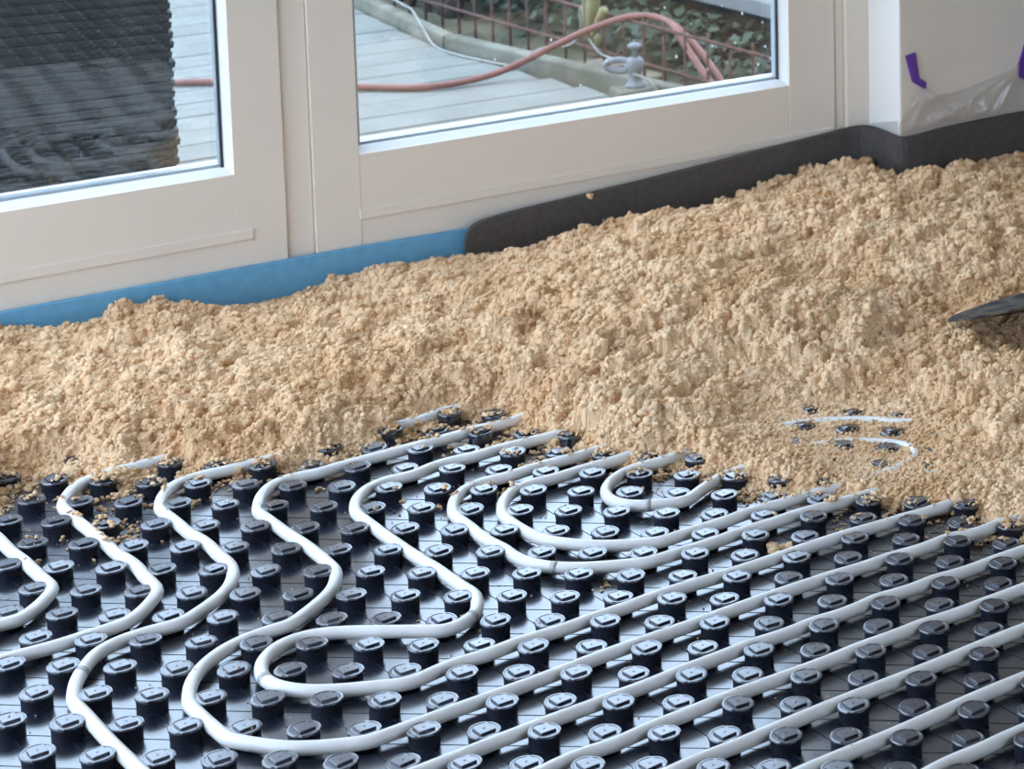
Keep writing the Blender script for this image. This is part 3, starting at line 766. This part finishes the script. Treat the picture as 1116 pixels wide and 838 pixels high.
# ------------------------------------------------------------------ edge strips, tape and film along the wall
def strip(name, path, tops, th, mat, label, cat, step=0.012):
    """upright foam strip: path of (s, o), tops = height at each path point"""
    P = catmull([(s, o, z) for (s, o), z in zip(path, tops)], step)
    mb = MB(W); n = len(P); pts = []
    for i in range(n):
        t = P[min(i + 1, n - 1)][:2] - P[max(i - 1, 0)][:2]; t = t / np.linalg.norm(t); nr = np.array((-t[1], t[0])) * th / 2
        s, o, z = P[i]
        pts += [(s - nr[0], o - nr[1], 0), (s + nr[0], o + nr[1], 0), (s + nr[0], o + nr[1], z), (s - nr[0], o - nr[1], z - .0012)]
    f = []
    for i in range(n - 1):
        for k in range(4):
            f.append((i * 4 + k, i * 4 + (k + 1) % 4, i * 4 + 4 + (k + 1) % 4, i * 4 + 4 + k))
    f += [(3, 2, 1, 0), tuple(4 * (n - 1) + k for k in range(4))]
    mb.add(pts, f)
    o = mb.build(name, mat)
    return tag(o, label, cat)
strip('edge_strip', [(-1.9, -.0065), (-1, -.0065), (-.4, -.007), (0, -.0065), (.32, -.0065)], [.074, .073, .072, .071, .066], .008, M['blue'],
      'blue foam edge strip standing along the foot of the glazed doors', 'foam strip', .05)
strip('edge_strip', [(.216, -.026), (.219, -.026), (.226, -.026), (.245, -.025), (.30, -.022), (.40, -.018), (.56, -.017), (.75, -.017), (.90, -.014), (.955, -.014), (.982, -.026), (.990, -.06), (.989, -.098), (.997, -.119), (1.03, -.121), (1.10, -.118), (1.28, -.118), (1.6, -.118)],
      [.052, .064, .074, .082, .087, .091, .100, .113, .122, .126, .127, .125, .124, .122, .122, .126, .129, .13], .009, M['black_foam'],
      'charcoal foam edge strip curving round the wall corner, leaning over the sand', 'foam strip', .01)
clump('sand_clump', *W(.437, -.0225, .083), .008, 6, 'little dab of sand stuck to the charcoal foam strip', 1.0)

def tape(outline, label):
    mb = MB(W); n = len(outline)
    mb.prism([(s, -.1100, z) for s, z in outline], [(s, -.1145 - .002 * (i % 2), z) for i, (s, z) in enumerate(outline)])
    return tag(mb.build('tape_strip', M['tape']), label, 'tape', 'purple tape holding the film')
tape([(1.009, .267), (1.029, .271), (1.038, .2235), (1.0515, .2137), (1.0515, .1996), (1.0235, .2174)], 'bent purple tape strip nearest the wall corner')
tape([(1.285, .29), (1.272, .257), (1.266, .238), (1.257, .217), (1.260, .192), (1.272, .186), (1.295, .19), (1.305, .25), (1.30, .29)], 'purple tape strip cut off by the right edge of the photo')
fb = MB(W)
nu, nv = 90, 26
tp = [(0.994, .150), (1.001, .165), (1.02, .188), (1.045, .206), (1.07, .192), (1.10, .187), (1.14, .190), (1.19, .201), (1.235, .214), (1.262, .226), (1.29, .23), (1.32, .215)]
pts = []
for i in range(nu + 1):
    s = 0.994 + (1.32 - 0.994) * i / nu
    zt = float(np.interp(s, [p[0] for p in tp], [p[1] for p in tp]))
    for j in range(nv + 1):
        z = zt + (.105 - zt) * j / nv
        r = 0
        for (cs, cz, an, wd, am) in [(1.045, .2, -1.15, .0035, .006), (1.045, .2, -.75, .004, .007), (1.045, .2, -.45, .003, .004), (1.045, .2, -1.9, .004, .006), (1.045, .2, -2.4, .004, .004),
                                     (1.26, .22, 3.55, .004, .007), (1.26, .22, 3.85, .004, .006), (1.26, .22, 4.15, .003, .005), (1.18, .19, 4.6, .003, .006), (1.15, .18, 4.4, .0025, .005), (1.26, .22, 3.3, .004, .005)]:
            dx, dz = s - cs, z - cz
            along = dx * math.cos(an) + dz * math.sin(an); dist = -dx * math.sin(an) + dz * math.cos(an)
            if along > 0: r += 1.5 * am * math.exp(-(dist / (wd + .04 * along)) ** 2) * min(1, along / .02)
        r *= min(1, max(0, (z - .128) / .02))
        edge = .002 * math.exp(-j * 1.2)
        pts.append((s, -.1118 - r - edge, z))
fc = [(i * (nv + 1) + j, i * (nv + 1) + j + 1, (i + 1) * (nv + 1) + j + 1, (i + 1) * (nv + 1) + j) for i in range(nu) for j in range(nv)]
fb.add(pts, fc)
o = fb.build('plastic_film', M['film'], smooth=True)
tag(o, 'crinkled clear plastic film hanging between the two purple tapes', 'plastic film')
# end of the film folded round the corner
fb = MB(W); pts = []
for i in range(21):
    q = i / 20; oo = -.108 + .09 * q
    for j in range(13):
        p = j / 12; z = (.150 - .022 * q) * (1 - p) + .11 * p
        pts.append((.9985 - .003 * abs(math.sin(q * 17 + p * 5)) - .002 * abs(math.sin(q * 31 - p * 9)), oo, z))
fb.add(pts, [(i * 13 + j, i * 13 + j + 1, (i + 1) * 13 + j + 1, (i + 1) * 13 + j) for i in range(20) for j in range(12)])
tag(fb.build('plastic_film', M['film'], smooth=True), 'crumpled end of clear film on the bright side of the wall corner', 'plastic film')

# ------------------------------------------------------------------ pointed shovel lying on the sand
tip = np.array((0.566, -0.900, 0.082))
ax = np.array((0.90, -0.43, 0.0)); ax /= np.linalg.norm(ax); sd = np.array((-ax[1], ax[0], 0))
sh = thing('shovel', W(0.70, -0.96, .06), 'dirty dark steel shovel resting on the sand at the right edge', 'shovel')
pts = []; nl, nw = 14, 10
for side in (0, 1):
    for i in range(nl + 1):
        u = i / nl; L = .24 * u; half = .088 * min(1, (u / .40)) ** .50 + .004
        for j in range(nw + 1):
            v = j / nw * 2 - 1
            p = tip + ax * L + sd * v * half
            z = tip[2] + .07 * L - .26 * v * half + .016 * (v * v) * min(1, u * 2) - .004 * side + (.012 * math.exp(-(v / .25) ** 2) * u * u)
            pts.append((p[0], p[1], z))
k = (nl + 1) * (nw + 1); f = []
for i in range(nl):
    for j in range(nw):
        q = (i * (nw + 1) + j, i * (nw + 1) + j + 1, (i + 1) * (nw + 1) + j + 1, (i + 1) * (nw + 1) + j)
        f += [q, tuple(x + k for x in q[::-1])]
rim = [i * (nw + 1) for i in range(nl + 1)] + [nl * (nw + 1) + j for j in range(1, nw + 1)] + [i * (nw + 1) + nw for i in range(nl - 1, -1, -1)] + [j for j in range(nw - 1, 0, -1)]
for a_, b_ in zip(rim, rim[1:] + rim[:1]): f.append((a_, b_, b_ + k, a_ + k))
MB(W).add(pts, f).build('blade', M['steel'], sh, smooth=False)
p0 = tip + ax * .235 + np.array((0, 0, .035)); p1 = p0 + ax * .11 + np.array((0, 0, .03)); p2 = p1 + ax * .75 + np.array((0, 0, .40))
MB(W).tube([tuple(p0), tuple((p0 + p1) / 2), tuple(p1)], [.024, .021, .019], 12).build('socket', M['steel'], sh, smooth=True)
MB(W).tube([tuple(p1 - ax * .02), tuple((p1 + p2) / 2 + np.array((0, 0, -.01))), tuple(p2)], .016, 12).build('shaft', M['wood'], sh, smooth=True)

# ------------------------------------------------------------------ outside: deck, kerb, ground
ZD = -0.03
gm = MB(W).box(-30, 30, 0.10, 45, -0.30, -0.16)
gm.box(-30, S0 - .02, -30, 0.10, -0.30, -0.16)
tag(gm.build('ground', M['ground']), 'damp bare soil around the deck', None, None, 'structure')
tag(MB(W).prism([(1.0, 0.11, -.16), (1.0, 2.9, -.16), (3.2, 2.9, -.16), (3.2, .11, -.16)], [(1.1, 0.11, -.045), (.95, 2.9, -.045), (3.2, 2.9, -.045), (3.2, .11, -.045)]).build('ground_bed', M['ground']),
    'raised bed of soil beyond the kerb', None, None, 'structure')
deck = thing('deck', W(-.8, 1.8, -.16), 'weathered grey timber deck outside the doors', None, None, 'structure')
def kerb_s(o):
    return float(np.interp(o, [.1, .91, 1.18, 1.47, 1.75, 1.9, 2.35, 3.6], [1.30, 1.092, 1.015, .955, .918, .914, .932, .98]))
rk = random.Random(4)
i = 0; o_ = 0.118
while o_ < 3.6:
    w = 0.1195
    s_end = min(kerb_s(o_), kerb_s(o_ + w)) - .002
    dz = rk.uniform(-.0012, .0012)
    cut = rk.uniform(-1.6, -.4)
    for (a0, a1) in ((-2.7, cut - .0025), (cut + .0025, s_end)):
        MB(W).box(a0, a1, o_ + .0025, o_ + w - .0025, ZD - .026 + dz, ZD + dz).build('board', M['deck'], deck, bevel=.003)
    o_ += w
for (oa, ob_) in ((.118, .17), (1.2, 1.26), (2.4, 2.46), (3.5, 3.56)):
    MB(W).box(-2.7, .9, oa, ob_, -.16, ZD - .03).build('joist', M['deck'], deck)
def kerb(pa, pb, label):
    pa = np.array(pa); pb = np.array(pb); t = (pb - pa) / np.linalg.norm(pb - pa); nr = np.array((t[1], -t[0]))
    if nr[0] < 0: nr = -nr
    mb = MB(W)
    sec = [(0, ZD - .12), (0.0, ZD + .026), (.003, ZD + .031), (.026, ZD + .033), (.030, ZD + .028), (.030, ZD - .12)]
    mb.prism([(*(pa + nr * w), z) for w, z in sec], [(*(pb + nr * w), z) for w, z in sec])
    return tag(mb.build('kerb_beam', M['kerb'], bevel=.003), label, 'kerb', 'mossy beams edging the deck')
kerb((.917, 1.757), (.98, 3.6), 'mossy pale beam at the far edge of the deck')
kerb((1.27, .12), (.918, 1.752), 'mossy pale beam running along the near deck edge to the tap')
tag(MB(W).prism([(1.035, 1.47, -.06), (1.20, 1.45, -.06), (1.22, 1.20, -.06), (1.09, 1.22, -.06)], [(1.03, 1.47, -.036), (1.20, 1.45, -.036), (1.22, 1.20, -.036), (1.088, 1.22, -.036)]).build('paving_stone', M['stone'], bevel=.004),
    'pale paving stone between the deck kerb and the rusty mesh', 'paving stone')

# rusty mesh
mdir = np.array((-.1043, .9945)); mnor = np.array((.9945, .1043)); m0 = np.array((1.096, 1.387))
def MP(t, off, z):
    q = m0 + mdir * t + mnor * off
    return (q[0], q[1], z)
mesh_t = thing('wire_mesh', W(*MP(0, 0, -.05)), 'rusty steel mesh fence beyond the deck kerb', 'fence')
for z in (.105, .015, -.075):
    MB(W).tube([MP(-1.15, 0, z), MP(0, 0, z + .002), MP(1.9, 0, z)], .0042, 8).build('rail', M['rust'], mesh_t, smooth=True)
for k in range(-13, 23):
    t = -.004 + .0825 * k
    MB(W).tube([MP(t, .006, -.12), MP(t + rk.uniform(-.003, .003), .006, .122)], .0036, 7).build('bar', M['rust'], mesh_t, smooth=True)

# red hose, cables
hp = [(-1.2, 2.1, -.021), (-.5, 1.98, -.021), (0.0, 1.86, -.021), (0.290, 1.732, -.021), (0.389, 1.667, -.021), (0.494, 1.563, -.021), (0.599, 1.449, -.021), (0.723, 1.353, -.021), (0.869, 1.345, -.010), (0.984, 1.306, 0.040), (1.050, 1.255, 0.080), (1.115, 1.176, 0.116), (1.160, 1.106, 0.116), (1.172, 1.018, 0.090), (1.182, 0.950, 0.050), (1.189, 0.883, 0.000), (1.195, .86, -.04)]
tag(MB(W).tube([tuple(p) for p in catmull(hp, .02)], .0078, 12).build('garden_hose', M['hose'], smooth=True),
    'red garden hose crossing the deck and arching over the rusty mesh', 'hose')
tag(MB(W).tube([tuple(p) for p in catmull([(1.15, 1.075, .119), (1.153, 1.05, .113), (1.152, 1.0, .085), (1.155, .93, .04), (1.162, .865, -.005), (1.17, .84, -.04)], .02)], .0075, 10).build('garden_hose', M['hose'], smooth=True),
    'short second red hose strand hanging beside the arched hose', 'hose')
c1 = [(0.98, 2.30, .012), (0.953, 2.078, 0.018), (0.928, 1.965, 0.026), (0.915, 1.869, 0.000), (0.905, 1.781, -0.026), (0.905, 1.658, -0.026), (0.925, 1.569, -0.026), (0.945, 1.488, -0.025), (0.958, 1.433, -0.02), (0.985, 1.405, .012), (1.02, 1.40, 0.02), (1.065, 1.414, 0.012), (1.080, 1.373, 0.034), (1.082, 1.355, 0.076), (1.082, 1.362, 0.103), (1.086, 1.329, 0.135), (1.09, 1.30, .20)]
tag(MB(W).tube([tuple(p) for p in catmull(c1, .015)], .0027, 8).build('cable', M['cable'], smooth=True), 'thin pale cable lying along the deck edge up to the stalks', 'cable')
c2 = [(1.080, 1.345, .115), (1.080, 1.324, 0.060), (1.082, 1.269, 0.024), (1.072, 1.18, 0.025), (1.045, 1.06, 0.035), (1.020, 0.985, 0.036), (1.028, 0.955, 0.032), (1.038, 0.918, 0.020), (1.050, 0.915, -0.027)]
tag(MB(W).tube([tuple(p) for p in catmull(c2, .015)], .0027, 8).build('cable', M['cable'], smooth=True), 'thin pale cable hanging from the stalks to the tap', 'cable')

# tap on its block
tc = (1.030, .985)
tag(MB(W).box(tc[0] - .047, tc[0] + .040, tc[1] - .030, tc[1] + .035, ZD, .004).build('wooden_block', M['kerb'], bevel=.005), 'mossy wooden block under the grey metal tap', 'block')
tap = thing('garden_tap', W(tc[0], tc[1], .004), 'grey metal tap with mushroom knob and side loop on a wooden block', 'tap')
MB(W).lathe([(.022, 0), (.022, .005), (.0155, .008), (.0135, .030), (.016, .034), (.0185, .042), (.0185, .058), (.014, .064), (.007, .066)], (*tc, .004), 14).build('body', M['zinc'], tap, smooth=True)
MB(W).lathe([(.0065, .060), (.006, .080), (.010, .083), (.0155, .087), (.015, .092), (.009, .096), (.002, .097)], (*tc, .004), 14).build('knob', M['zinc'], tap, smooth=True)
lv = np.array((-.764, .645)); ring = []
for k in range(25):
    an = 2 * math.pi * k / 24
    ring.append((tc[0] + lv[0] * (.036 + .028 * math.cos(an)), tc[1] + lv[1] * (.036 + .028 * math.cos(an)), .050 + .012 * math.sin(an)))
MB(W).tube(ring, .0075, 8, cap=False).build('loop_handle', M['zinc'], tap, smooth=True)

# cut stalks tied to the mesh
stk = thing('plant_stalks', W(1.085, 1.29, .05), 'bundle of pale yellow green cut stalks tied to the mesh', 'plant')
for pts, r in (([(1.082, 1.318, .045), (1.083, 1.30, .10), (1.085, 1.285, .17), (1.09, 1.26, .30)], [.006, .014, .018, .015]),
               ([(1.080, 1.29, .058), (1.083, 1.26, .10), (1.086, 1.245, .122), (1.087, 1.24, .126)], [.007, .010, .011, .008]),
               ([(1.080, 1.325, .07), (1.081, 1.325, .12), (1.083, 1.33, .20), (1.09, 1.34, .30)], [.005, .009, .011, .010]),
               ([(1.080, 1.272, .04), (1.080, 1.268, .055), (1.081, 1.265, .065)], [.006, .008, .004])):
    MB(W).tube(pts, r, 9).build('stalk', M['stalk'], stk, smooth=True)

# garden wall, coping, ivy
tag(MB(W).prism([MP(-1.4, .36, -.2), MP(2.6, .36, -.2), MP(2.6, .62, -.2), MP(-1.4, .62, -.2)], [MP(-1.4, .36, .084), MP(2.6, .36, .084), MP(2.6, .62, .084), MP(-1.4, .62, .084)]).build('wall_garden', M['brick']),
    'dark garden wall behind the ivy', None, None, 'structure')
tag(MB(W).prism([MP(-1.4, .29, .086), MP(.12, .29, .086), MP(.12, .50, .086), MP(-1.4, .50, .086)], [MP(-1.4, .295, .122), MP(.12, .295, .122), MP(.12, .50, .122), MP(-1.4, .50, .122)]).build('coping_slab', M['coping'], bevel=.004),
    'pale grey concrete coping slab along the top of the garden wall', 'coping')
for k in range(13):
    t = -.95 + .085 * k; r = rk.uniform(.030, .046)
    v = crumb(r, ICS_V); q = W(*MP(t, .40 + rk.uniform(-.02, .03), .122 + r * .55))
    o = bpy.data.objects.new('field_stone', mesh_np('field_stone', v, ICS_F, M['stone'], True)); link(o, None, q)
    tag(o, 'rounded beige stone lying on the concrete coping slab', 'stone', 'stones on the coping')
tag(MB(W).prism([MP(.12, .62, .0), MP(2.6, .62, .0), MP(2.6, .70, 0), MP(.12, .70, 0)], [MP(.12, .62, .75), MP(2.6, .62, .75), MP(2.6, .70, .75), MP(.12, .70, .75)]).build('wall_hedge', M['brick']),
    'dark fence behind the tall ivy', None, None, 'structure')
ivy = thing('ivy_hedge', W(*MP(.5, .3, -.1)), 'dark green ivy climbing behind the rusty mesh', 'ivy')
out5 = [(0, 0), (.30, -.12), (.52, .10), (.36, .30), (.50, .62), (.20, .58), (0, 1.0), (-.20, .58), (-.50, .62), (-.36, .30), (-.52, .10), (-.30, -.12)]
LV = np.array([(x, y, .12 * abs(x) - .18 * (y - .3) ** 2) for x, y in out5] + [(0, .33, .0)])
LF = np.array([(i, (i + 1) % 12, 12) for i in range(12)])
def leaf_rot():
    e = Matrix.Rotation(rk.uniform(-.9, .9), 3, 'Z') @ Matrix.Rotation(rk.uniform(.5, 1.5), 3, 'X')
    yaw = TH + math.radians(-95) + rk.uniform(-.8, .8)            # blades face the deck
    return Matrix.Rotation(yaw, 3, 'Z') @ Matrix.Rotation(rk.uniform(-.5, .5), 3, 'Y') @ Matrix.Rotation(rk.uniform(-.3, 1.0) + math.pi, 3, 'X') @ Matrix.Rotation(rk.uniform(-.8, .8), 3, 'Z')
leaf_me = [mesh_np('leaf', LV, LF, M['leaf']), mesh_np('leaf', LV, LF, M['leaf_pale'])]
lvv, lff, cnt = [], [], 0
for k in range(8500):
    t = rk.uniform(-1.1, 2.4); off = rk.uniform(.10, .34); z = rk.uniform(-.10, .50)
    if t < .12:
        z = rk.uniform(-.10, .07)
        if t < -.15 and rk.random() > .55 - (z > .0) * .25: continue
    size = rk.uniform(.016, .032)
    m3 = leaf_rot(); pos = W(*MP(t, off, z))
    if k < 300 and t < .9 and z < .2:
        o = bpy.data.objects.new('leaf', leaf_me[1 if rk.random() < .25 else 0])
        link(o, ivy, W(*MP(t, off * .5 + .05, z)))
        o.rotation_euler = m3.to_euler(); o.scale = (size,) * 3
    else:
        lvv.append((LV * size) @ np.array(m3).T + np.array(pos)); lff.append(LF + cnt); cnt += len(LV)
base = np.array(W(*MP(.5, .3, -.1)))
o = bpy.data.objects.new('foliage', mesh_np('foliage', np.concatenate(lvv) - base, np.concatenate(lff), M['leaf']))
link(o, ivy, base); o['kind'] = 'stuff'
vine = thing('vine_stems', W(1.10, 2.3, -.05), 'bare brown vine stems beyond the far deck edge', 'plant')
for pts, r in (([(1.08, 2.45, -.05), (1.085, 2.40, .02), (1.09, 2.30, .06), (1.10, 2.22, .02), (1.10, 2.20, -.05)], .012), ([(1.11, 2.16, -.05), (1.115, 2.15, .02), (1.12, 2.14, .12)], .024),
               ([(1.08, 2.36, -.05), (1.09, 2.33, .05), (1.10, 2.30, .14)], .010), ([(1.09, 2.26, -.05), (1.085, 2.27, .03), (1.08, 2.30, .12)], .008)):
    MB(W).tube([tuple(p) for p in catmull(pts, .02)], r, 8).build('stem', M['vine'], vine, smooth=True)

# ------------------------------------------------------------------ stack of grey panels on the deck
e1 = np.array((-.989, .149)); e2 = np.array((.149, .989)); c0 = np.array((-.098, .40))
def SPn(a, b, z):
    q = c0 + e1 * a + e2 * b
    return W(q[0], q[1], z)
TK = .0165
pm = MB(SPn)
for (i0, z0, z1, in0) in ((0, .0065, TK - .0004, .0), (1, 0, .0066, .0045)):
    pm.prism([(in0 + .0015, in0, z0), (.95 - in0, in0, z0), (.95 - in0, .50 - in0, z0), (in0 + .0015, .50 - in0, z0)],
             [(in0, in0, z1), (.95 - in0, in0, z1), (.95 - in0, .50 - in0, z1), (in0, .50 - in0, z1)])
first = pm.build('insulation_panel', M['panel'])
zbase = first.location.z
for k in range(37):
    o = first if k == 0 else first.copy()
    if k: COL.objects.link(o)
    j = SPn(rk.gauss(0, .0014), rk.gauss(0, .0012), 0); j0 = SPn(0, 0, 0)
    o.location = (first.location.x if k == 0 else bx_ + j[0] - j0[0], first.location.y if k == 0 else by_ + j[1] - j0[1], ZD + .001 + k * TK)
    if k == 0: bx_, by_ = o.location.x, o.location.y
    tag(o, 'dark grey insulation panel in the tall stack behind the left door pane', 'panel', 'stacked panels outside the left door')
tag(MB(W).prism([(.03, .90, ZD + .0015), (.45, .90, ZD + .0015), (.45, .955, ZD + .0015), (.03, .965, ZD + .0015)], [(.03, .90, ZD + .010), (.45, .90, ZD + .010), (.45, .955, ZD + .010), (.03, .965, ZD + .010)]).build('foam_offcut', plain('pale_blue_foam', (.42, .60, .74), .8, .2)),
    'pale blue foam offcut on the deck beside the panel stack', 'foam offcut')
